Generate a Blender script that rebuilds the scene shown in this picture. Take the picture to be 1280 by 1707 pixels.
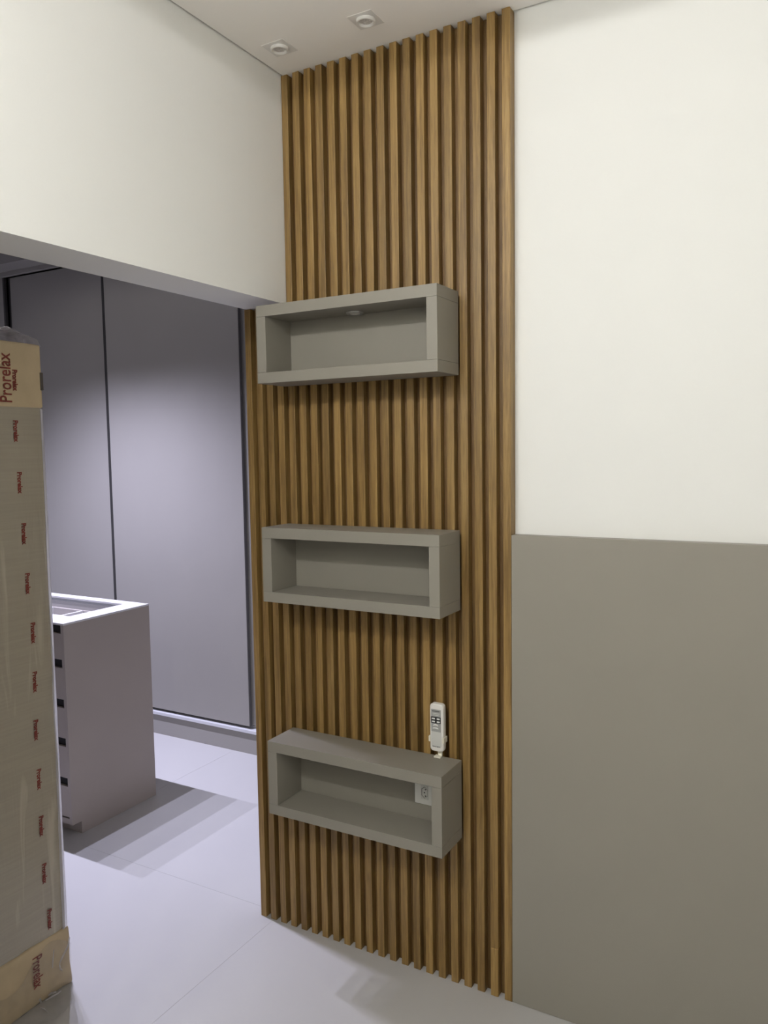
import bpy, bmesh, math, random
from mathutils import Vector, Matrix, noise

for o in list(bpy.data.objects):
    bpy.data.objects.remove(o)
S = bpy.context.scene
COL = S.collection

# ------------------------------------------------------------------ camera
cam = bpy.data.cameras.new('camera')
cam.sensor_fit = 'HORIZONTAL'
cam.sensor_width = 36.0
cam.lens = 36.0 * 1312.6 / 1280.0
cam.clip_start = 0.02
camo = bpy.data.objects.new('camera', cam)
COL.objects.link(camo)
camo.matrix_world = Matrix((
    (0.87136693, -0.02527029, 0.48998070, 1.58913868),
    (0.49040414, 0.07528669, -0.86823712, -2.17982014),
    (-0.01494843, 0.99684168, 0.07799499, 1.69561521),
    (0, 0, 0, 1)))
S.camera = camo

# ------------------------------------------------------------------ world, exposure
w = bpy.data.worlds.new('world')
S.world = w
w.use_nodes = True
w.node_tree.nodes['Background'].inputs[0].default_value = (0.02, 0.02, 0.022, 1)
w.node_tree.nodes['Background'].inputs[1].default_value = 0.3
S.view_settings.view_transform = 'Standard'
S.view_settings.look = 'None'
S.view_settings.gamma = 1.0
S.view_settings.use_curve_mapping = False
S.view_settings.exposure = 0.0
S.cycles.max_bounces = 10
S.cycles.diffuse_bounces = 7
S.cycles.glossy_bounces = 4
S.cycles.transparent_max_bounces = 12
S.cycles.sample_clamp_indirect = 6.0
S.cycles.caustics_reflective = False
S.cycles.caustics_refractive = False

# main dimensions (metres) -------------------------------------------------
H = 2.9229          # ceiling
LINTEL = 2.188      # underside of the header over the opening
GD = 0.026          # depth of the grooves between slats
PITCH = 0.045       # slat spacing
SLATW = 0.0245
PR = 0.7851         # right edge of the slatted panel
WX = -0.006         # room face of the left wall
WB = -0.178         # closet face of the left wall
WY = 0.036          # face of the back wall
Y_FRONT = -2.62     # wall behind the camera
X_RIGHT = 2.10  # unseen right wall, drawn in close to bounce light onto the left wall
CX_LEFT = -4.0      # closet left wall
DOOR_Y = 1.2

# lamps: (x, y) of the lit spots of each room, their power and colour
ROOM_SPOTS = [(0.101, -2.42), (0.406, -2.42), (0.711, -2.42), (1.016, -2.42)]  # last spot is an added one, lifts the left wall
ROOM_POWER = [26.0, 28.5, 33.0, 38.5]
ROOM_COLOR = (1.0, 0.995, 0.98)
CLOSET_SPOTS = [(-1.535, 0.265), (-1.825, 0.265), (-2.10, 0.265), (-2.36, 0.265)]
CLOSET_POWER = 150.0
CLOSET_FILL = 1.6
CLOSET_COLOR = (0.745, 0.75, 1.0)


# ------------------------------------------------------------------ helpers
def link(o, parent=None):
    COL.objects.link(o)
    if parent is not None:
        o.parent = parent
    return o


ROOTLOC = {}


def root_loc(o):
    while o is not None:
        if o.name in ROOTLOC:
            return ROOTLOC[o.name]
        o = o.parent
    return Vector((0, 0, 0))


def tag(o, label=None, cat=None, group=None, kind=None):
    if label: o['label'] = label
    if cat: o['category'] = cat
    if group: o['group'] = group
    if kind: o['kind'] = kind
    return o


def thing(name, label, cat, loc, group=None):
    o = bpy.data.objects.new(name, None)
    o.empty_display_size = 0.05
    link(o)
    o.location = loc
    ROOTLOC[o.name] = Vector(loc)
    return tag(o, label, cat, group)


def obj(name, bm, mat, parent=None, smooth=False):
    """link the bmesh (built in room coordinates) as one mesh object"""
    me = bpy.data.meshes.new(name)
    off = root_loc(parent)
    if off.length > 0:
        bmesh.ops.translate(bm, verts=bm.verts, vec=-off)
    bmesh.ops.recalc_face_normals(bm, faces=bm.faces)
    bm.to_mesh(me)
    bm.free()
    if smooth:
        for p in me.polygons:
            p.use_smooth = True
    for m in (mat if isinstance(mat, (list, tuple)) else [mat]):
        me.materials.append(m)
    return link(bpy.data.objects.new(name, me), parent)


def bx(bm, x0, x1, y0, y1, z0, z1, bev=0.0, seg=1):
    r = bmesh.ops.create_cube(bm, size=1.0)
    vs = r['verts']
    for v in vs:
        v.co = Vector((x0 + (v.co.x + .5) * (x1 - x0), y0 + (v.co.y + .5) * (y1 - y0), z0 + (v.co.z + .5) * (z1 - z0)))
    if bev > 0:
        es = list({e for v in vs for e in v.link_edges})
        bmesh.ops.bevel(bm, geom=es, offset=bev, segments=seg, affect='EDGES', profile=0.5)
    return bm


def box(*a, **k):
    return bx(bmesh.new(), *a, **k)


def lathe(bm, prof, cx, cy, n=32, close=False):
    """prof: list of (radius, z); spun about the vertical through (cx, cy)"""
    rings = []
    for r, z in prof:
        rings.append([bm.verts.new((cx + r * math.cos(2 * math.pi * i / n), cy + r * math.sin(2 * math.pi * i / n), z)) for i in range(n)])
    for a, b in zip(rings, rings[1:]):
        for i in range(n):
            bm.faces.new((a[i], a[(i + 1) % n], b[(i + 1) % n], b[i]))
    if close:
        bm.faces.new(rings[0])
        bm.faces.new(rings[-1][::-1])
    return bm


def rounded_plate(bm, cx, cz, w_, h_, r, y0, y1, n=6, bev=0.0):
    """rounded rectangle in the xz plane, extruded from y0 (back) to y1 (front)"""
    pts = []
    for k, (sx, sz) in enumerate(((1, 1), (-1, 1), (-1, -1), (1, -1))):
        for i in range(n + 1):
            a = math.pi / 2 * (k + i / n)
            pts.append((cx + sx * (w_ / 2 - r) + r * math.cos(a), cz + sz * (h_ / 2 - r) + r * math.sin(a)))

    def ring(s, y):
        return [bm.verts.new((cx + (x - cx) * s[0], y, cz + (z - cz) * s[1])) for x, z in pts]
    rs = [ring((1, 1), y0)]
    if bev > 0:
        d = 1 if y1 > y0 else -1
        rs.append(ring((1, 1), y1 - d * bev))
        rs.append(ring((1 - 2 * bev / w_ * .3, 1 - 2 * bev / h_ * .3), y1 - d * bev * .3))
        rs.append(ring((1 - 2 * bev / w_, 1 - 2 * bev / h_), y1))
    else:
        rs.append(ring((1, 1), y1))
    for a, b in zip(rs, rs[1:]):
        for i in range(len(a)):
            bm.faces.new((a[i], a[(i + 1) % len(a)], b[(i + 1) % len(a)], b[i]))
    bm.faces.new(rs[0][::-1])
    bm.faces.new(rs[-1])
    return bm


# ------------------------------------------------------------------ materials
def new_mat(name):
    m = bpy.data.materials.new(name)
    m.use_nodes = True
    nt = m.node_tree
    return m, nt, nt.nodes['Principled BSDF']


def node(nt, typ, **kw):
    n = nt.nodes.new(typ)
    for k, v in kw.items():
        setattr(n, k, v)
    return n


def coords(nt, scale, out='Object'):
    tc = node(nt, 'ShaderNodeTexCoord')
    mp = node(nt, 'ShaderNodeMapping')
    mp.inputs['Scale'].default_value = scale
    nt.links.new(tc.outputs[out], mp.inputs['Vector'])
    return mp


def add_bump(nt, b, height, strength, dist=0.001):
    bp = node(nt, 'ShaderNodeBump')
    bp.inputs['Strength'].default_value = strength
    bp.inputs['Distance'].default_value = dist
    nt.links.new(height, bp.inputs['Height'])
    nt.links.new(bp.outputs['Normal'], b.inputs['Normal'])


def plain(name, col, rough=0.5, spec=0.5, metal=0.0, var=0.03, scale=6.0, bump=0.0, bscale=300.0):
    """colour with a faint procedural mottling and optional fine relief"""
    m, nt, b = new_mat(name)
    b.inputs['Roughness'].default_value = rough
    b.inputs['Specular IOR Level'].default_value = spec
    b.inputs['Metallic'].default_value = metal
    mp = coords(nt, (scale,) * 3)
    nz = node(nt, 'ShaderNodeTexNoise')
    nz.inputs['Scale'].default_value = 1.0
    nz.inputs['Detail'].default_value = 4
    nt.links.new(mp.outputs[0], nz.inputs['Vector'])
    cr = node(nt, 'ShaderNodeValToRGB')
    cr.color_ramp.elements[0].position = .3
    cr.color_ramp.elements[1].position = .7
    cr.color_ramp.elements[0].color = (*[c * (1 - var) for c in col], 1)
    cr.color_ramp.elements[1].color = (*[min(1, c * (1 + var)) for c in col], 1)
    nt.links.new(nz.outputs['Fac'], cr.inputs['Fac'])
    nt.links.new(cr.outputs[0], b.inputs['Base Color'])
    if bump > 0:
        mp2 = coords(nt, (bscale,) * 3)
        n2 = node(nt, 'ShaderNodeTexNoise')
        n2.inputs['Scale'].default_value = 1.0
        n2.inputs['Detail'].default_value = 3
        nt.links.new(mp2.outputs[0], n2.inputs['Vector'])
        add_bump(nt, b, n2.outputs['Fac'], bump)
    return m


def wood(name, dark, mid, light, rough=0.38):
    m, nt, b = new_mat(name)
    b.inputs['Roughness'].default_value = rough
    b.inputs['Specular IOR Level'].default_value = 0.5
    tc = node(nt, 'ShaderNodeTexCoord')
    oi = node(nt, 'ShaderNodeObjectInfo')
    mul = node(nt, 'ShaderNodeVectorMath', operation='SCALE')
    cmb = node(nt, 'ShaderNodeCombineXYZ')
    for i in range(3):
        nt.links.new(oi.outputs['Random'], cmb.inputs[i])
    nt.links.new(cmb.outputs[0], mul.inputs[0])
    mul.inputs['Scale'].default_value = 37.0
    add = node(nt, 'ShaderNodeVectorMath', operation='ADD')
    nt.links.new(tc.outputs['Object'], add.inputs[0])
    nt.links.new(mul.outputs[0], add.inputs[1])

    def tex(scale, detail, rough_=.6, dist=0.0):
        mp = node(nt, 'ShaderNodeMapping')
        mp.inputs['Scale'].default_value = scale
        nt.links.new(add.outputs[0], mp.inputs['Vector'])
        n = node(nt, 'ShaderNodeTexNoise')
        n.inputs['Scale'].default_value = 1.0
        n.inputs['Detail'].default_value = detail
        n.inputs['Roughness'].default_value = rough_
        n.inputs['Distortion'].default_value = dist
        nt.links.new(mp.outputs[0], n.inputs['Vector'])
        return n
    grain = tex((75, 75, 2.2), 6, .62, .35)
    pores = tex((520, 520, 14), 3)
    broad = tex((18, 18, 1.1), 3)
    cr = node(nt, 'ShaderNodeValToRGB')
    e = cr.color_ramp.elements
    e[0].position, e[0].color = .30, (*dark, 1)
    e[1].position, e[1].color = .72, (*light, 1)
    k = e.new(.5)
    k.color = (*mid, 1)
    nt.links.new(grain.outputs['Fac'], cr.inputs['Fac'])
    pr = node(nt, 'ShaderNodeValToRGB')
    pr.color_ramp.elements[0].position, pr.color_ramp.elements[0].color = .36, (.62, .58, .52, 1)
    pr.color_ramp.elements[1].position, pr.color_ramp.elements[1].color = .52, (1, 1, 1, 1)
    nt.links.new(pores.outputs['Fac'], pr.inputs['Fac'])
    m1 = node(nt, 'ShaderNodeMix', data_type='RGBA', blend_type='MULTIPLY')
    m1.inputs['Factor'].default_value = .7
    nt.links.new(cr.outputs[0], m1.inputs['A'])
    nt.links.new(pr.outputs[0], m1.inputs['B'])
    hsv = node(nt, 'ShaderNodeHueSaturation')
    nt.links.new(m1.outputs['Result'], hsv.inputs['Color'])
    vr = node(nt, 'ShaderNodeMapRange')
    vr.inputs['To Min'].default_value, vr.inputs['To Max'].default_value = .86, 1.12
    nt.links.new(oi.outputs['Random'], vr.inputs['Value'])
    br = node(nt, 'ShaderNodeMapRange')
    br.inputs['From Min'].default_value, br.inputs['From Max'].default_value = .3, .7
    br.inputs['To Min'].default_value, br.inputs['To Max'].default_value = .86, 1.12
    nt.links.new(broad.outputs['Fac'], br.inputs['Value'])
    mm = node(nt, 'ShaderNodeMath', operation='MULTIPLY')
    nt.links.new(vr.outputs[0], mm.inputs[0])
    nt.links.new(br.outputs[0], mm.inputs[1])
    nt.links.new(mm.outputs[0], hsv.inputs['Value'])
    nt.links.new(hsv.outputs[0], b.inputs['Base Color'])
    add_bump(nt, b, pores.outputs['Fac'], .35, .0006)
    return m


def film_mat(name, tint, density=0.5, rough=0.18):
    m, nt, b = new_mat(name)
    b.inputs['Base Color'].default_value = (*tint, 1)
    b.inputs['Roughness'].default_value = rough
    mp = coords(nt, (26, 26, 26))
    nz = node(nt, 'ShaderNodeTexNoise')
    nz.inputs['Scale'].default_value = 1.0
    nz.inputs['Detail'].default_value = 4
    nt.links.new(mp.outputs[0], nz.inputs['Vector'])
    mr = node(nt, 'ShaderNodeMapRange')
    mr.inputs['From Min'].default_value, mr.inputs['From Max'].default_value = .35, .68
    mr.inputs['To Min'].default_value, mr.inputs['To Max'].default_value = density * .7, min(1, density * 1.35)
    nt.links.new(nz.outputs['Fac'], mr.inputs['Value'])
    nt.links.new(mr.outputs[0], b.inputs['Alpha'])
    add_bump(nt, b, nz.outputs['Fac'], .6, .004)
    if density > .5:
        b.inputs['Alpha'].default_value = 1.0
        nt.links.remove(b.inputs['Alpha'].links[0])
        tl = node(nt, 'ShaderNodeBsdfTranslucent')
        tl.inputs['Color'].default_value = (*[min(1, c * 1.25) for c in tint], 1)
        tp = node(nt, 'ShaderNodeBsdfTransparent')
        a = node(nt, 'ShaderNodeMixShader')
        a.inputs[0].default_value = .5
        nt.links.new(b.outputs[0], a.inputs[1])
        nt.links.new(tl.outputs[0], a.inputs[2])
        c = node(nt, 'ShaderNodeMixShader')
        nt.links.new(mr.outputs[0], c.inputs[0])
        nt.links.new(tp.outputs[0], c.inputs[1])
        nt.links.new(a.outputs[0], c.inputs[2])
        nt.links.new(c.outputs[0], nt.nodes['Material Output'].inputs['Surface'])
    return m


def wrapped_foam(name, col):
    """mattress under clear plastic: cross ribs, long upright creases, gloss"""
    m, nt, b = new_mat(name)
    b.inputs['Roughness'].default_value = .34
    b.inputs['Coat Weight'].default_value = .35
    b.inputs['Coat Roughness'].default_value = .18
    mp = coords(nt, (3, 5, 150))
    rib = node(nt, 'ShaderNodeTexNoise')
    rib.inputs['Scale'].default_value = 1.0
    rib.inputs['Detail'].default_value = 2
    nt.links.new(mp.outputs[0], rib.inputs['Vector'])
    mp2 = coords(nt, (14, 26, 2.4))
    cre = node(nt, 'ShaderNodeTexNoise')
    cre.inputs['Scale'].default_value = 1.0
    cre.inputs['Detail'].default_value = 3
    cre.inputs['Distortion'].default_value = .6
    nt.links.new(mp2.outputs[0], cre.inputs['Vector'])
    cr = node(nt, 'ShaderNodeValToRGB')
    cr.color_ramp.elements[0].position, cr.color_ramp.elements[0].color = .3, (*[c * .95 for c in col], 1)
    cr.color_ramp.elements[1].position, cr.color_ramp.elements[1].color = .72, (*[c * 1.04 for c in col], 1)
    nt.links.new(rib.outputs['Fac'], cr.inputs['Fac'])
    # film creases, lightened in colour as painted glare lines
    c2 = node(nt, 'ShaderNodeValToRGB')
    c2.color_ramp.elements[0].position, c2.color_ramp.elements[0].color = .60, (0, 0, 0, 1)
    c2.color_ramp.elements[1].position, c2.color_ramp.elements[1].color = .72, (1, 1, 1, 1)
    nt.links.new(cre.outputs['Fac'], c2.inputs['Fac'])
    mx = node(nt, 'ShaderNodeMix', data_type='RGBA')
    mx.inputs['B'].default_value = (*[min(1, c * 1.25 + .04) for c in col], 1)
    fm = node(nt, 'ShaderNodeMath', operation='MULTIPLY')
    fm.inputs[1].default_value = .7
    nt.links.new(c2.outputs[0], fm.inputs[0])
    nt.links.new(fm.outputs[0], mx.inputs['Factor'])
    nt.links.new(cr.outputs[0], mx.inputs['A'])
    nt.links.new(mx.outputs['Result'], b.inputs['Base Color'])
    ad = node(nt, 'ShaderNodeMath', operation='MULTIPLY_ADD')
    ad.inputs[1].default_value = .15
    nt.links.new(rib.outputs['Fac'], ad.inputs[0])
    nt.links.new(cre.outputs['Fac'], ad.inputs[2])
    add_bump(nt, b, ad.outputs[0], .5, .006)
    return m


def emit(name, col, strength):
    m, nt, b = new_mat(name)
    b.inputs['Base Color'].default_value = (.8, .8, .8, 1)
    b.inputs['Emission Color'].default_value = (*col, 1)
    b.inputs['Emission Strength'].default_value = strength
    return m


M = {
    'wall': plain('wall_paint', (.81, .81, .785), .75, .3, var=.012, scale=2, bump=.12, bscale=260),
    'ceiling': plain('ceiling_paint', (.89, .865, .835), .8, .3, var=.012, scale=2, bump=.08, bscale=260),
    'closet_ceiling': plain('closet_ceiling_paint', (.30, .29, .29), .8, .3, var=.012, scale=2),
    'tile': plain('porcelain_tile', (.475, .465, .455), .40, .45, var=.015, scale=3),
    'grout': plain('grout', (.42, .41, .40), .9, .2),
    'wood': wood('slat_wood', (.142, .080, .021), (.242, .146, .043), (.335, .214, .076), .46),
    'board': wood('backing_wood', (.118, .062, .017), (.195, .110, .034), (.270, .163, .060), .5),  # slat wood darkened, puts groove shade into the colour
    'greige': plain('greige_laminate', (.240, .222, .186), .45, .4, var=.02, scale=5, bump=.05, bscale=700),
    'headboard': plain('headboard_laminate', (.272, .251, .214), .42, .4, var=.02, scale=3, bump=.05, bscale=700),
    'door': plain('wardrobe_laminate', (.315, .300, .278), .42, .4, var=.015, scale=3),
    'profile': plain('anodised_profile', (.055, .053, .052), .35, .5, metal=.4),
    'profile_grey': plain('grey_edge_profile', (.13, .125, .125), .4, .5, metal=.3),
    'dark': plain('dark_gap', (.012, .011, .011), .7, .2),  # near-black colour standing in for shade inside gaps, carcasses and holes
    'track': plain('white_track', (.62, .62, .64), .35, .5),
    'island': plain('island_laminate', (.34, .295, .265), .42, .4, var=.02, scale=4),
    'island_top': plain('island_top_lacquer', (.60, .59, .60), .30, .5, var=.01),  # lightened island grey, overexposure of the spotlit top put into colour
    'tray': plain('tray_lining', (.33, .29, .26), .8, .2),
    'white_metal': plain('white_metal', (.74, .72, .69), .4, .4, var=.01),
    'spot_frame': plain('spot_frame', (.74, .72, .70), .5, .4, var=.01),
    'lens': plain('spot_lens', (.58, .56, .54), .35, .3, var=.3, scale=160),
    'aluminium': plain('aluminium', (.40, .39, .37), .35, .5, metal=.6),
    'remote': plain('white_plastic', (.74, .72, .68), .35, .5, var=.01),
    'remote_face': plain('remote_face_plastic', (.56, .56, .53), .4, .5, var=.01),
    'remote_label': plain('remote_label', (.33, .33, .32), .45, .4, var=.04, scale=120),
    'black': plain('black_print', (.012, .012, .013), .45, .4),
    'button': plain('rubber_button', (.74, .74, .72), .5, .4, var=.01),
    'cream': plain('cream_plastic', (.72, .69, .58), .4, .5, var=.01),
    'ink': plain('grey_ink', (.10, .10, .10), .6, .2),
    'socket': plain('white_socket_plate', (.78, .775, .74), .4, .4, var=.01),
    'socket_mod': plain('socket_module', (.66, .655, .62), .4, .4, var=.01),
    'socket_well': plain('socket_well', (.30, .295, .27), .5, .4, var=.01),
    'card': plain('kraft_card', (.53, .42, .27), .75, .3, var=.07, scale=14, bump=.1, bscale=90),
    'foam': wrapped_foam('wrapped_mattress', (.37, .33, .262)),
    'red': plain('red_print', (.20, .042, .030), .55, .3, var=.25, scale=120),
    'staple': plain('dark_tape', (.10, .085, .07), .6, .3),
    'film': film_mat('clear_wrap_film', (.62, .60, .59), .80),
}
# glass over the island's display drawer
gm, gnt, gb = new_mat('display_glass')
gb.inputs['Base Color'].default_value = (.96, .97, .97, 1)
gb.inputs['Roughness'].default_value = .03
gb.inputs['Alpha'].default_value = .14
gb.inputs['Alpha'].default_value = .05
M['glass'] = gm
em, ent, eb = new_mat('milky_film_edge')
eb.inputs['Base Color'].default_value = (.75, .74, .76, 1)
eb.inputs['Roughness'].default_value = .35
etr = node(ent, 'ShaderNodeBsdfTranslucent')
etr.inputs['Color'].default_value = (.82, .81, .83, 1)
emx = node(ent, 'ShaderNodeMixShader')
emx.inputs[0].default_value = .6
ent.links.new(eb.outputs[0], emx.inputs[1])
ent.links.new(etr.outputs[0], emx.inputs[2])
ent.links.new(emx.outputs[0], ent.nodes['Material Output'].inputs['Surface'])
M['edge_film'] = em
M['thin_film'] = film_mat('thin_wrap_film', (.42, .40, .375), .16, .08)
M['lamp_on'] = emit('lit_lamp', (1, .93, .82), 12.0)
M['lamp_cool'] = emit('lit_cool_lamp', (.86, .88, 1), 12.0)

# ------------------------------------------------------------------ setting


def struct(name, bm, m, label=None):
    return tag(obj(name, bm, m), label=label, kind='structure')


# floor: grout bed with porcelain tiles laid on it (1.2 m square, fine joints)
fl = struct('floor', box(CX_LEFT - .1, X_RIGHT + .1, Y_FRONT - .1, 1.9, -.10, -.0005), M['grout'], 'pale porcelain tile floor')
JX, JY, T, J = -.127, .045, 1.2, .0005
for i in range(-4, 4):
    for j in range(-3, 2):
        x0, x1 = max(JX + i * T, CX_LEFT - .1), min(JX + (i + 1) * T, X_RIGHT + .1)
        y0, y1 = max(JY + j * T, Y_FRONT - .1), min(JY + (j + 1) * T, 1.9)
        if x1 - x0 < .05 or y1 - y0 < .05:
            continue
        obj('tile', box(x0 + J, x1 - J, y0 + J, y1 - J, -.0004, 0), M['tile'], fl)

# room ceiling: a slab that stops a finger short of the walls (shadow gap), a dark void above
bm = bmesh.new()
bx(bm, WX + .008, X_RIGHT - .008, Y_FRONT + .008, WY - .008, H, H + .05)
struct('ceiling', bm, M['ceiling'], 'plain off-white plaster ceiling with shadow gap')
struct('trim_1', box(WB, X_RIGHT + .1, Y_FRONT - .1, WY + .15, H + .08, H + .12), M['ceiling'])
# back wall (carries the slats, the headboard)
struct('wall_back', box(WB, X_RIGHT + .1, WY + .0005, WY + .15, 0, H + .08), M['wall'], 'off-white painted wall behind slats and headboard')
# left wall: a header over the wide opening and a solid piece beyond it
OPEN_Y = -1.17
bm = bmesh.new()
bx(bm, WB, WX, Y_FRONT, WY, LINTEL, H + .08)
bx(bm, WB, WX, Y_FRONT, OPEN_Y, 0, LINTEL)
struct('wall_left', bm, M['wall'], 'off-white wall with a wide opening into the closet')
struct('wall_right', box(X_RIGHT, X_RIGHT + .1, Y_FRONT, WY, 0, H + .08), M['wall'])
struct('wall_front', box(WB, X_RIGHT + .1, Y_FRONT - .1, Y_FRONT, 0, H + .08), M['wall'])
# closet shell
struct('wall_closet_left', box(CX_LEFT - .1, CX_LEFT, Y_FRONT, 1.9, 0, H + .08), M['wall'])
struct('wall_closet_front', box(CX_LEFT, WB, Y_FRONT - .1, Y_FRONT, 0, H + .08), M['wall'])
struct('wall_closet_back', box(CX_LEFT, WB + .15, 1.8, 1.9, 0, H + .08), M['wall'])
struct('wall_closet_right', box(WB, WB + .15, WY + .15, 1.8, 0, H + .08), M['wall'])
struct('ceiling_closet', box(CX_LEFT, WB + .15, Y_FRONT, 1.9, H + .03, H + .08), M['closet_ceiling'], 'grey closet ceiling')
# stepped soffit above the wardrobe doors
bm = bmesh.new()
bx(bm, CX_LEFT, WB, 1.026, 1.80, 2.888, H + .03)
bx(bm, CX_LEFT, WB, 1.170, 1.198, 2.862, 2.888)
struct('trim_2', bm, M['door'], 'grey stepped soffit over the wardrobe doors')

# ------------------------------------------------------------------ slatted panel
pan = thing('slatted_wall_panel', 'tall wooden slatted wall panel behind the three box shelves', 'wall panel', (0.30, 0, 0))
bm = bmesh.new()
bx(bm, PR - 21 * PITCH - SLATW, WX + .0, GD - .0005, WY, 0, LINTEL - .003)
bx(bm, WX, PR, GD - .0005, WY, 0, H - .003)
obj('backing_board', bm, M['board'], pan)
long_bm = box(-SLATW / 2, SLATW / 2, 0, GD, 0, H - .0005, bev=.0013, seg=2)
short_bm = box(-SLATW / 2, SLATW / 2, 0, GD, 0, LINTEL - .0015, bev=.0013, seg=2)


def shared(name, bm, mat):
    me = bpy.data.meshes.new(name)
    bmesh.ops.recalc_face_normals(bm, faces=bm.faces)
    bm.to_mesh(me)
    bm.free()
    me.materials.append(mat)
    return me


long_me, short_me = shared('slat', long_bm, M['wood']), shared('slat_short', short_bm, M['wood'])
last_me = shared('slat_end', box(-SLATW / 2, SLATW / 2, 0, WY, 0, H - .0005, bev=.0013, seg=2), M['wood'])
SPL = .155
up_me = shared('slat_upper', box(-SLATW / 2, SLATW / 2, 0, GD, SPL, H - .0005, bev=.0013, seg=2), M['wood'])
lo_me = shared('slat_lower', box(-SLATW / 2, SLATW / 2, -.0006, GD, 0, SPL, bev=.0013, seg=2), M['wood'])
for k in range(22):
    xc = PR - (21 - k) * PITCH - SLATW / 2
    if k == 20:
        mes = [up_me, lo_me]
    else:
        mes = [last_me if k == 21 else (short_me if k < 4 else long_me)]
    for me in mes:
        s = link(bpy.data.objects.new('slat', me), pan)
        s.location = (xc - .30, 0, 0)

# ------------------------------------------------------------------ headboard panel
tag(obj('headboard_panel', box(PR + .0005, X_RIGHT - .02, 0, WY, .0005, 1.4427, bev=.0012), M['headboard']),
    'plain grey headboard panel standing against the white wall', 'headboard')

# ------------------------------------------------------------------ box shelves
SX0, SX1, SD = -.018, .6222, .147
SY = -.0008


def shelf(zt, zb, label, puck=False):
    t = thing('wall_shelf', label, 'shelf', ((SX0 + SX1) / 2, SY, zb), 'grey box shelves on the slatted panel')
    b_ = .0007
    obj('top_panel', box(SX0, SX1, -SD, SY, zt - .035, zt, bev=b_), M['greige'], t)
    obj('bottom_panel', box(SX0, SX1, -SD, SY, zb, zb + .034, bev=b_), M['greige'], t)
    obj('side_panel', box(SX0, SX0 + .0365, -SD, SY, zb + .0344, zt - .0354, bev=b_), M['greige'], t)
    obj('side_panel', box(SX1 - .0335, SX1, -SD, SY, zb + .0344, zt - .0354, bev=b_), M['greige'], t)
    obj('back_panel', box(SX0 + .0365, SX1 - .0335, SY - .010, SY - .001, zb + .0344, zt - .0354), M['greige'], t)
    if puck:
        cx, cy, z = .292, -.047, zt - .035
        p_ = obj('puck_light', lathe(bmesh.new(), [(.027, z), (.027, z - .004), (.025, z - .006), (.019, z - .0065), (.018, z - .004)], cx, cy, 40), M['aluminium'], t, True)
        obj('lens', lathe(bmesh.new(), [(.018, z - .004), (.012, z - .0055), (.0005, z - .006)], cx, cy, 40), M['white_metal'], p_, True)
    return t


shelf(2.1609, 1.9155, 'top grey box shelf with a small puck light inside', True)
shelf(1.4511, 1.2063, 'middle grey box shelf, empty, between the other two')
shelf(.7353, .4859, 'lowest grey box shelf, holding an outlet and carrying the remote')

# ------------------------------------------------------------------ outlet in the lowest shelf
so = thing('wall_outlet', 'off-white three pin outlet plate inside the lowest shelf', 'outlet', (.505, SY - .011, .6131))
px, pz = .5045, .6355
yb = SY - .0105
obj('cover_plate', rounded_plate(bmesh.new(), px, pz, .077, .124, .003, yb, yb - .006, 4, .0015), M['socket'], so)
mx_, mz_ = .5012, .6135
mod = obj('socket_module', box(mx_ - .0130, mx_ + .0130, yb - .0072, yb - .005, mz_ - .0225, mz_ + .0225, bev=.0006), M['socket_mod'], so)
# hexagonal well with its lighter insert and three pin holes


def hexagon(bm, cx, cz, hw, hh, y0, y1):
    pts = [(0, hh), (-hw, hh * .55), (-hw, -hh * .55), (0, -hh), (hw, -hh * .55), (hw, hh * .55)]
    a = [bm.verts.new((cx + x, y0, cz + z)) for x, z in pts]
    b = [bm.verts.new((cx + x, y1, cz + z)) for x, z in pts]
    for i in range(6):
        bm.faces.new((a[i], a[(i + 1) % 6], b[(i + 1) % 6], b[i]))
    bm.faces.new(a[::-1])
    bm.faces.new(b)
    return bm


obj('socket_rim', hexagon(bmesh.new(), mx_, mz_, .0108, .0195, yb - .0065, yb - .0076), M['socket_well'], mod)
obj('socket_insert', hexagon(bmesh.new(), mx_ + .0014, mz_, .0088, .0170, yb - .007, yb - .0082), M['socket_mod'], mod)
for dx, dz in ((.0042, .0105), (.0004, 0), (.0042, -.0105)):
    hb = bmesh.new()
    bmesh.ops.create_cone(hb, cap_ends=True, segments=16, radius1=.0021, radius2=.0021, depth=.0012,
                          matrix=Matrix.Translation((mx_ + dx, yb - .0080, mz_ + dz)) @ Matrix.Rotation(math.pi / 2, 4, 'X'))
    obj('pin_hole', hb, M['dark'], mod)

# ------------------------------------------------------------------ lettering


def text_mesh(s, size, bold=0.0, extrude=.0002):
    cu = bpy.data.curves.new('print', 'FONT')
    cu.body = s
    cu.size = size
    cu.extrude = extrude
    cu.offset = bold
    cu.resolution_u = 3
    cu.align_x = 'CENTER'
    o = bpy.data.objects.new('print', cu)
    COL.objects.link(o)
    dg = bpy.context.evaluated_depsgraph_get()
    me = bpy.data.meshes.new_from_object(o.evaluated_get(dg))
    bpy.data.objects.remove(o)
    return me


def place_text(name, me, mat, right, up, origin, length, height, parent):
    """text mesh fitted to length x height; its x runs along `right`, its y along `up`"""
    xs = [v.co.x for v in me.vertices]
    ys = [v.co.y for v in me.vertices]
    sx, sy = length / (max(xs) - min(xs)), height / (max(ys) - min(ys))
    cx, cy = (max(xs) + min(xs)) / 2, (max(ys) + min(ys)) / 2
    right, up = Vector(right), Vector(up)
    nrm = right.cross(up)
    off = root_loc(parent)
    for v in me.vertices:
        v.co = Vector(origin) - off + right * ((v.co.x - cx) * sx) + up * ((v.co.y - cy) * sy) + nrm * v.co.z
    me.materials.clear()
    me.materials.append(mat)
    return link(bpy.data.objects.new(name, me), parent)


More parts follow.
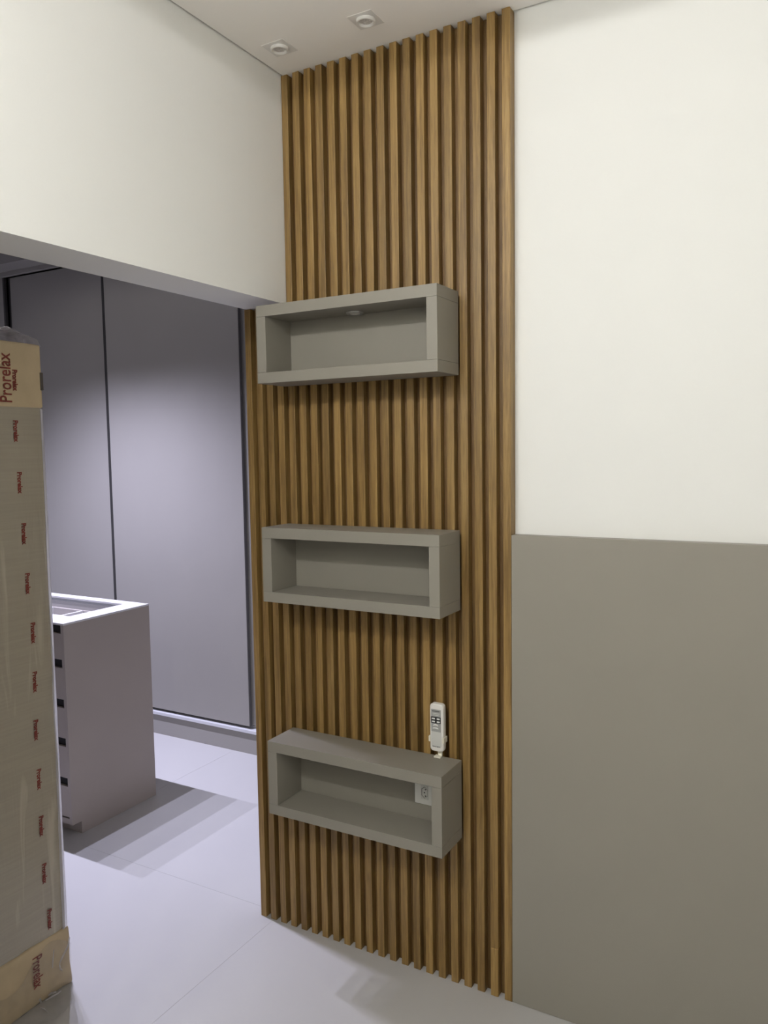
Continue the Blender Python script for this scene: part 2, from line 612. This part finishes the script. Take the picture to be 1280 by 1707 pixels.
# ------------------------------------------------------------------ remote and its wall holder
RX, RZ = .5478, .8325
rem = thing('remote_control', 'white fan remote control upright in its holder above the lowest shelf', 'remote control', (RX, -.014, .7575))
tilt = .0
body = obj('remote_body', rounded_plate(bmesh.new(), RX, RZ, .0462, .152, .011, -.0055, -.0225, 6, .0035), M['remote'], rem, False)
FY = -.0226
obj('face_plate', rounded_plate(bmesh.new(), RX - .001, .7965, .0345, .047, .003, FY + .001, FY - .0003, 3), M['remote_face'], rem)
obj('printed_label', rounded_plate(bmesh.new(), RX - .0015, .8552, .0335, .071, .0012, FY + .001, FY - .0004, 3), M['remote_label'], rem)
obj('label_strip', box(RX - .0155, RX + .0110, FY - .0007, FY, .8835, .8865), M['ink'], rem)
for zz, ln in ((.8775, .024), (.8725, .020)):
    obj('label_strip', box(RX - .0015 - ln / 2, RX - .0015 + ln / 2, FY - .0006, FY, zz - .0009, zz + .0009), M['remote_face'], rem)
kp = obj('keypad', rounded_plate(bmesh.new(), RX - .0018, .8567, .0335, .0205, .001, FY + .001, FY - .0008, 3), M['black'], rem)
for bxx in (-.0098, .0066):
    for bzz in (.8612, .8517):
        obj('button', rounded_plate(bmesh.new(), RX + bxx, bzz, .0108, .0048, .0022, FY, FY - .0018, 4, .0005), M['button'], kp)
# curved power and light keys under the pad


def arc_key(cx, cz, w_, h_, sag):
    bm = bmesh.new()
    n = 10
    f, bk = [], []
    for side in (1, -1):
        rng = range(n + 1) if side == 1 else range(n, -1, -1)
        for i in rng:
            u = i / n * 2 - 1
            f.append((cx + u * w_ / 2, cz + side * h_ / 2 * (1 - .35 * u ** 4) - sag * u * u))
    a = [bm.verts.new((x, FY, z)) for x, z in f]
    b = [bm.verts.new((x, FY - .0016, z)) for x, z in f]
    m_ = len(f)
    for i in range(m_):
        bm.faces.new((a[i], a[(i + 1) % m_], b[(i + 1) % m_], b[i]))
    bm.faces.new(a[::-1])
    bm.faces.new(b)
    return bm


obj('button', arc_key(RX - .0028, .8420, .0170, .0042, .0028), M['button'], rem)
obj('button', arc_key(RX - .0030, .8318, .0192, .0034, .0018), M['button'], rem)
place_text('brand_print', text_mesh('VENTISOL', .01, .0002), M['ink'], (1, 0, 0), (0, 0, 1), (RX - .0012, FY - .0004, .7722), .0285, .0038, rem)

hold = thing('remote_holder', 'cream plastic wall holder gripping the white remote above shelf', 'holder', (RX, 0, .7358))
obj('back_plate', box(RX - .020, RX + .020, -.0052, -.0002, .760, .812, bev=.001), M['cream'], hold)
for s, x0 in ((-1, RX - .0233), (1, RX + .0233)):
    bm = bmesh.new()
    bx(bm, min(x0, x0 + s * .003), max(x0, x0 + s * .003), -.0245, -.0002, .786, .8045, bev=.0008)
    xi = x0 - s * .0035
    bx(bm, min(xi, x0 + s * .003), max(xi, x0 + s * .003), -.0262, -.0232, .7865, .804, bev=.0008)
    obj('side_clip', bm, M['cream'], hold)
bm = bmesh.new()
bx(bm, RX - .0025, RX + .0125, -.0105, -.0060, .7375, .762, bev=.001)
bx(bm, RX - .0105, RX + .0125, -.0245, -.0060, .7357, .7408, bev=.0015, seg=2)
obj('foot_hook', bm, M['cream'], hold)

# ------------------------------------------------------------------ ceiling spots


def spotlight(name, x, y, z, label, group, lit=None, energy=0, color=(1, 1, 1), cat='ceiling light'):
    t = thing(name, label, cat, (x, y, z), group)
    fr = bmesh.new()
    h = .0395
    for (a, b) in ((h, z - .0012), (.0255, z - .0012)):
        pass
    # square frame with a round hole
    n = 48
    outer, inner, top = [], [], []
    for i in range(n):
        a = 2 * math.pi * i / n
        c, s = math.cos(a), math.sin(a)
        k = h / max(abs(c), abs(s))
        outer.append(fr.verts.new((x + c * k, y + s * k, z - .0014)))
        inner.append(fr.verts.new((x + c * .026, y + s * .026, z - .0014)))
        top.append(fr.verts.new((x + c * k, y + s * k, z + .0005)))
    for i in range(n):
        j = (i + 1) % n
        fr.faces.new((outer[i], outer[j], inner[j], inner[i]))
        fr.faces.new((outer[i], top[i], top[j], outer[j]))
    obj('square_frame', fr, M['spot_frame'], t)
    obj('ring', lathe(bmesh.new(), [(.0275, z - .0012), (.0272, z - .0085), (.0255, z - .0100), (.0215, z - .0092), (.0195, z - .0020)], x, y, 40), M['white_metal'], t, True)
    obj('lamp_lens', lathe(bmesh.new(), [(.0205, z - .003), (.016, z - .0044), (.008, z - .0052), (.0003, z - .0055)], x, y, 40), lit or M['lens'], t, True)
    return t


for i, x in enumerate((.101, .406, .711)):
    spotlight('ceiling_spotlight', x, -.1465, H,
              ['unlit square spotlight in the ceiling nearest the left wall', 'unlit square spotlight in the ceiling, middle of the row above the slats',
               'unlit square spotlight in the ceiling at the cropped top edge of the photo'][i], 'unlit spotlights above the slatted panel')
for i, (x, y) in enumerate(ROOM_SPOTS):
    t = spotlight('ceiling_spotlight', x, y, H, 'lit warm ceiling spotlight behind the viewpoint, ' + ('nearest the left wall', 'second from the left wall', 'third from the left wall', 'farthest from the left wall')[i], 'lit spotlights behind the viewpoint', M['lamp_on'])
    L = bpy.data.lights.new('room_spot', 'SPOT')
    L.spot_size = math.radians(178.5)
    L.spot_blend = .02
    L.shadow_soft_size = .03
    L.energy = ROOM_POWER[i]
    L.color = ROOM_COLOR
    lo = link(bpy.data.objects.new('room_spot_light', L), t)
    lo.location = (0, 0, -.014)
for i, (x, y) in enumerate(CLOSET_SPOTS):
    t = spotlight('ceiling_spotlight', x, y, H + .03, 'lit cool closet ceiling spotlight, ' + ('nearest the slatted panel', 'second from the slatted panel', 'third from the slatted panel', 'farthest from the slatted panel')[i], 'lit spotlights above the closet island', M['lamp_cool'])
    L = bpy.data.lights.new('closet_spot', 'SPOT')
    L.energy = CLOSET_POWER
    L.color = CLOSET_COLOR
    L.spot_size = math.radians(108)
    L.spot_blend = 1.0
    L.shadow_soft_size = .008
    lo = link(bpy.data.objects.new('closet_spot_light', L), t)
    lo.location = (0, 0, -.03)
    K = bpy.data.lights.new('closet_spill', 'SPOT')      # added fill: weak wide spill that lifts the dark door tops
    K.energy = CLOSET_FILL
    K.color = (.95, .92, .92)
    K.spot_size = math.radians(172)
    K.spot_blend = .3
    K.shadow_soft_size = .02
    ko = link(bpy.data.objects.new('closet_spill_light', K), t)
    ko.location = (0, 0, -.03)

# ------------------------------------------------------------------ wardrobe with sliding doors
wd = thing('wardrobe', 'tall grey wardrobe with sliding doors across the closet back wall', 'wardrobe', (-2.1, DOOR_Y, 0))
DZ0, DZ1 = .160, 2.862
obj('plinth', box(CX_LEFT + .002, WB - .002, DOOR_Y + .004, DOOR_Y + .022, 0, .1225), M['door'], wd)
bm = bmesh.new()
bx(bm, CX_LEFT + .002, WB - .002, DOOR_Y - .010, DOOR_Y + .10, .1225, .143, bev=.002)
bx(bm, CX_LEFT + .002, WB - .002, DOOR_Y + .040, DOOR_Y + .046, .143, .152)
obj('bottom_track', bm, M['track'], wd)
obj('carcass', box(CX_LEFT + .002, WB - .002, DOOR_Y + .10, DOOR_Y + .55, .143, DZ1), M['dark'], wd)


def sliding_door(x0, x1, y0, left_prof=.016, right_prof=.016):
    d = obj('sliding_door', box(x0 + left_prof, x1 - right_prof, y0, y0 + .018, DZ0, DZ1 - .0005, bev=.001), M['door'], wd)
    if left_prof:
        p_ = bmesh.new()
        bx(p_, x0, x0 + left_prof, y0 - .001, y0 + .021, DZ0, DZ1 - .0005, bev=.001)
        obj('edge_profile', p_, M['profile'], d)
    if right_prof:
        p_ = bmesh.new()
        bx(p_, x1 - right_prof, x1, y0 - .0005, y0 + .019, DZ0, DZ1 - .0005, bev=.001)
        obj('edge_profile', p_, M['profile'] if right_prof > .01 else M['profile_grey'], d)
    return d


sliding_door(-2.2480, -1.203, DOOR_Y, .021, .003)                    # front track, right of the picture's two
sliding_door(-3.1500, -2.200, DOOR_Y + .026)             # rear track
sliding_door(-3.98, -3.158, DOOR_Y)                      # front track, mostly behind the mattress
sliding_door(-1.235, WB - .006, DOOR_Y + .026)           # rear track, behind the slatted wall's edge

# ------------------------------------------------------------------ closet island with drawers
IX1, IX0, IY0, IY1, IH = -1.290, -2.50, .070, .567, .965
isl = thing('closet_island', 'grey closet island with drawers and a glass display top', 'cabinet', ((IX0 + IX1) / 2, (IY0 + IY1) / 2, 0))
SP = .018
# right side panel with its toe notch, one outline extruded


def notched_side(x0, x1):
    bm = bmesh.new()
    pts = [(IY0, IH - .009), (IY0, .057), (.120, .057), (.120, 0), (IY1, 0), (IY1, IH - .009)]
    a = [bm.verts.new((x0, y, z)) for y, z in pts]
    b = [bm.verts.new((x1, y, z)) for y, z in pts]
    for i in range(6):
        bm.faces.new((a[i], a[(i + 1) % 6], b[(i + 1) % 6], b[i]))
    bm.faces.new(a[::-1])
    bm.faces.new(b)
    return bm


obj('side_panel', notched_side(IX1 - SP, IX1), M['island'], isl)
obj('side_panel', notched_side(IX0, IX0 + SP), M['island'], isl)
obj('back_panel', box(IX0 + SP, IX1 - SP, IY1 - SP, IY1 - .001, .0, IH - .009), M['island'], isl)
obj('toe_kick', box(IX0 + SP, IX1 - SP, .121, .138, 0, .057), M['island'], isl)
obj('carcass', box(IX0 + SP, IX1 - SP, IY0 + .030, IY1 - SP, .057, .84), M['dark'], isl)
zn = [.956, .802, .623, .448, .267, .088]
for i in range(5):
    top = zn[i] - .036
    bot = zn[i + 1] + .001
    d = obj('drawer_front', box(IX0 + SP + .002, IX1 - SP - .0005, IY0 + .001, IY0 + .020, bot, top, bev=.0012), M['island'], isl)
    obj('handle_profile', box(IX0 + SP + .002, IX1 - SP - .0005, IY0 + .012, IY0 + .029, top + .0005, top + .034), M['dark'], d)  # dark strip painted as the shade inside the pull gap
obj('drawer_rail', box(IX0 + SP + .002, IX1 - SP - .0005, IY0 + .001, IY0 + .020, .0575, .083, bev=.001), M['island'], isl)
# top: a frame of four pieces round the glass
GX0, GX1, GY0, GY1 = -2.39, -1.400, .192, .508
bm = bmesh.new()
outer = [(IX0, IY0), (IX1, IY0), (IX1, IY1), (IX0, IY1)]
inner = [(GX0, GY0), (GX1, GY0), (GX1, GY1), (GX0, GY1)]


def ringv(pts, z):
    return [bm.verts.new((x, y, z)) for x, y in pts]


zt_, zb_ = IH, IH - .0085
ot, it, ob, ib = ringv(outer, zt_), ringv(inner, zt_), ringv(outer, zb_), ringv(inner, zb_)
for i in range(4):
    j = (i + 1) % 4
    bm.faces.new((ot[i], ot[j], it[j], it[i]))
    bm.faces.new((ob[i], ib[i], ib[j], ob[j]))
    bm.faces.new((ot[i], ob[i], ob[j], ot[j]))
    bm.faces.new((it[i], it[j], ib[j], ib[i]))
tf = obj('top_frame', bm, M['island_top'], isl)
obj('glass_pane', box(GX0 - .0, GX1 + .0, GY0 - .0, GY1 + .0, IH - .008, IH - .003), M['glass'], isl)
tr = bmesh.new()
bx(tr, GX0 - .02, GX1 + .02, GY0 - .02, GY1 + .02, .845, .853)
bx(tr, GX0 - .02, GX1 + .02, GY1 + .004, GY1 + .02, .853, IH - .022)
bx(tr, GX0 - .02, GX1 + .02, GY0 - .02, GY0 - .004, .853, IH - .022)
bx(tr, GX1 + .004, GX1 + .02, GY0 - .004, GY1 + .004, .853, IH - .022)
bx(tr, GX0 - .02, GX0 - .004, GY0 - .004, GY1 + .004, .853, IH - .022)
tray = obj('display_tray', tr, M['tray'], isl)
for xd in (-1.62, -1.84, -2.06, -2.24):
    obj('divider', box(xd - .006, xd + .006, GY0 + .0, GY1 - .06, .853, .925, bev=.001), M['island_top'], tray)
obj('divider', box(GX0, GX1, GY1 - .066, GY1 - .054, .853, .925, bev=.001), M['tray'], tray)

# ------------------------------------------------------------------ wrapped mattress standing on end in the opening
MX, MY, MT, ML, MH = -.500, -.583, .25, .88, 2.030
mt = thing('wrapped_mattress', 'mattress in plastic wrap with card ends, stood on end at the opening', 'mattress', (MX - MT / 2, MY - ML / 2, 0))


def wobble_box(x0, x1, y0, y1, z0, z1, rad, seg, cuts, amp, freq, seed):
    bm = bmesh.new()
    bx(bm, x0, x1, y0, y1, z0, z1, bev=rad, seg=seg)
    for axis, n in cuts:
        lo, hi = (x0, y0, z0)[axis] + rad, (x1, y1, z1)[axis] - rad
        for i in range(1, n):
            co = Vector((0, 0, 0))
            co[axis] = lo + (hi - lo) * i / n
            no = Vector((0, 0, 0))
            no[axis] = 1
            bmesh.ops.bisect_plane(bm, geom=bm.verts[:] + bm.edges[:] + bm.faces[:], plane_co=co, plane_no=no)
    bm.normal_update()
    for v in bm.verts:
        p_ = Vector((v.co.x * freq[0], v.co.y * freq[1], v.co.z * freq[2])) + Vector((seed, seed * 2, seed))
        v.co += v.normal * amp * noise.noise(p_)
    return bm


obj('mattress_body', wobble_box(MX - MT, MX - .001, MY - ML, MY - .004, .004, MH - .01, .007, 3, ((1, 26), (2, 44)), .004, (9, 16, 6), 3.1), M['foam'], mt, True)
cap_t = obj('top_card', wobble_box(MX - MT - .002, MX + .002, MY - ML - .002, MY + .002, 1.838, MH, .007, 2, ((1, 20), (2, 5)), .0022, (8, 9, 9), 7.7), M['card'], mt)
cap_b = obj('bottom_card', wobble_box(MX - MT - .003, MX + .004, MY - ML - .003, MY + .003, .0015, .193, .007, 2, ((1, 30), (2, 8)), .006, (12, 18, 16), 1.3), M['card'], mt, True)
# dark tape mark at the far edge of the top card
obj('tape_mark', box(MX - .006, MX + .0045, MY - .006, MY + .0035, 1.893, 1.946, bev=.001), M['staple'], cap_t)
# print: large name read upwards on the card, small names read downwards
XF = MX + .0052
place_text('name_print', text_mesh('Prorelax', .04, .0004), M['red'], (0, 0, 1), (0, -1, 0), (XF, -.7085, 1.923), .142, .040, cap_t)
place_text('small_print', text_mesh('Prorelax', .02, .0009), M['red'], (0, 0, -1), (0, 1, 0), (XF, -.6760, 1.9165), .062, .017, cap_t)
for y, z in ((-.6785, 1.768), (-.6745, 1.6156), (-.669, 1.463), (-.665, 1.312), (-.655, 1.159), (-.657, 1.008), (-.6615, .859), (-.660, .704), (-.660, .555), (-.658, .4015), (-.6475, .2475)):
    place_text('small_print', text_mesh('Prorelax', .02, .0009), M['red'], (0, 0, -1), (0, 1, 0), (MX + .0012, y, z), .064, .0165, mt)
place_text('name_print', text_mesh('Prorelax', .04, .0006), M['red'], (0, 0, -1), (0, 1, 0), (MX + .0095, -.7040, .112), .10, .034, cap_b)


def sheet(nu, nv, fn, thick=.0008):
    bm = bmesh.new()
    g = [[bm.verts.new(fn(i / nu, j / nv)) for j in range(nv + 1)] for i in range(nu + 1)]
    for i in range(nu):
        for j in range(nv):
            bm.faces.new((g[i][j], g[i + 1][j], g[i + 1][j + 1], g[i][j + 1]))
    return bm


def ruf(x, y, z, f, s=0.0):
    return noise.fractal(Vector((x * f + s, y * f - s, z * f + 2 * s)), .9, 2.1, 4)


# loose film gathered over the top end
def top_film(u, v):
    y = MY + .001 - u * ML
    x = MX + .004 - v * (MT + .008)
    d = min(u * ML, .20)
    e = min(v, 1 - v)
    h = .030 * (1 - math.exp(-d / .010)) + .020 * min(1, d / .14)
    h *= min(1, .72 + e * 4)
    z = MH - .004 + h + (.010 if 0 < e else .006) * ruf(x, y, 0, 20, 1.0) * min(1, d / .03)
    if u == 0: z = MH - .006
    return (x, y, max(z, MH - .012))


obj('wrap_film', sheet(70, 18, top_film), M['film'], mt, True)


# milky edge of the plastic standing off the far corner, lit through from the closet
def edge_film(u, v):
    z = .165 + u * 1.672
    y0 = MY - .010 - .012 * (1 - u) ** 1.3 + .0022 * ruf(0, 0, z, 7, 3.0)
    y1 = MY + .0010 + .0016 * ruf(0, 2, z, 5, 6.0)
    k = math.sin(v * math.pi / 2)
    return (MX + .0022 - .006 * v * v + .0008 * ruf(v, 0, z, 11, 9.0), y0 + (y1 - y0) * k, z)


obj('wrap_film', sheet(80, 6, edge_film), M['edge_film'], mt, True)


# film wrinkled round the foot, a flap lying on the floor
def foot_film(u, v):
    y = MY - .001 - u * .42
    taper = min(1, u / .16)
    if v < .55:
        k = v / .55
        z = .175 * (1 - k) * (.75 + .25 * math.sin(u * 9)) + .006
        x = MX + .008 + .006 * max(0, ruf(y, z, 0, 16, 2.0) + .6)
    else:
        k = (v - .55) / .45
        reach = .045 + .050 * max(0, math.sin(u * 5.2 + .4)) + .02 * ruf(y, 0, 0, 9, 5.0)
        x = MX + .010 + reach * k * (.08 + .92 * taper)
        z = .006 + .016 * max(0, ruf(x, y, 0, 22, 4.0) + .25) * (1 - k * .6)
    return (x, y, z)


obj('wrap_film', sheet(70, 36, foot_film), M['thin_film'], mt, True)


# milky ribbons painted as the film's highlights, along folds on card and floor
def fold(pts, wid, hgt):
    bm = bmesh.new()
    P = [Vector(p) for p in pts]
    prev = None
    for i, p in enumerate(P):
        d = (P[min(i + 1, len(P) - 1)] - P[max(i - 1, 0)]).normalized()
        n = Vector((1, 0, 0)) if abs(d.z) > .35 or p.z > .03 else Vector((.3, 0, 1)).normalized()
        s_ = d.cross(n).normalized()
        w_ = wid * (.25 + .75 * math.sin(math.pi * (i + .4) / (len(P) - .2)))
        cur = [bm.verts.new(p - s_ * w_), bm.verts.new(p + n * hgt), bm.verts.new(p + s_ * w_)]
        if prev:
            bm.faces.new((prev[0], cur[0], cur[1], prev[1]))
            bm.faces.new((prev[1], cur[1], cur[2], prev[2]))
        prev = cur
    return bm


XD = MX + .011
for pts, w_, h_ in (
        ([(XD, -.5885, .158), (XD, -.592, .136), (XD, -.603, .122), (XD, -.614, .110), (XD, -.627, .098)], .0045, .004),
        ([(XD, -.627, .098), (XD, -.6285, .088), (XD, -.626, .074), (XD, -.620, .066)], .0028, .003),
        ([(XD, -.646, .150), (XD, -.650, .125), (XD, -.654, .095)], .0022, .002),
        ([(-.4940, -.671, .012), (-.490, -.661, .015), (-.486, -.648, .012)], .0045, .004),
        ([(-.512, -.698, .012), (-.498, -.697, .016), (-.484, -.704, .012)], .0040, .004),
        ([(-.472, -.716, .008), (-.456, -.715, .011), (-.438, -.717, .008)], .0024, .003),
        ([(-.484, -.689, .010), (-.476, -.668, .014), (-.474, -.650, .013), (-.478, -.636, .010)], .0030, .003)):
    obj('film_fold', fold(pts, w_, h_), M['edge_film'], mt, True)
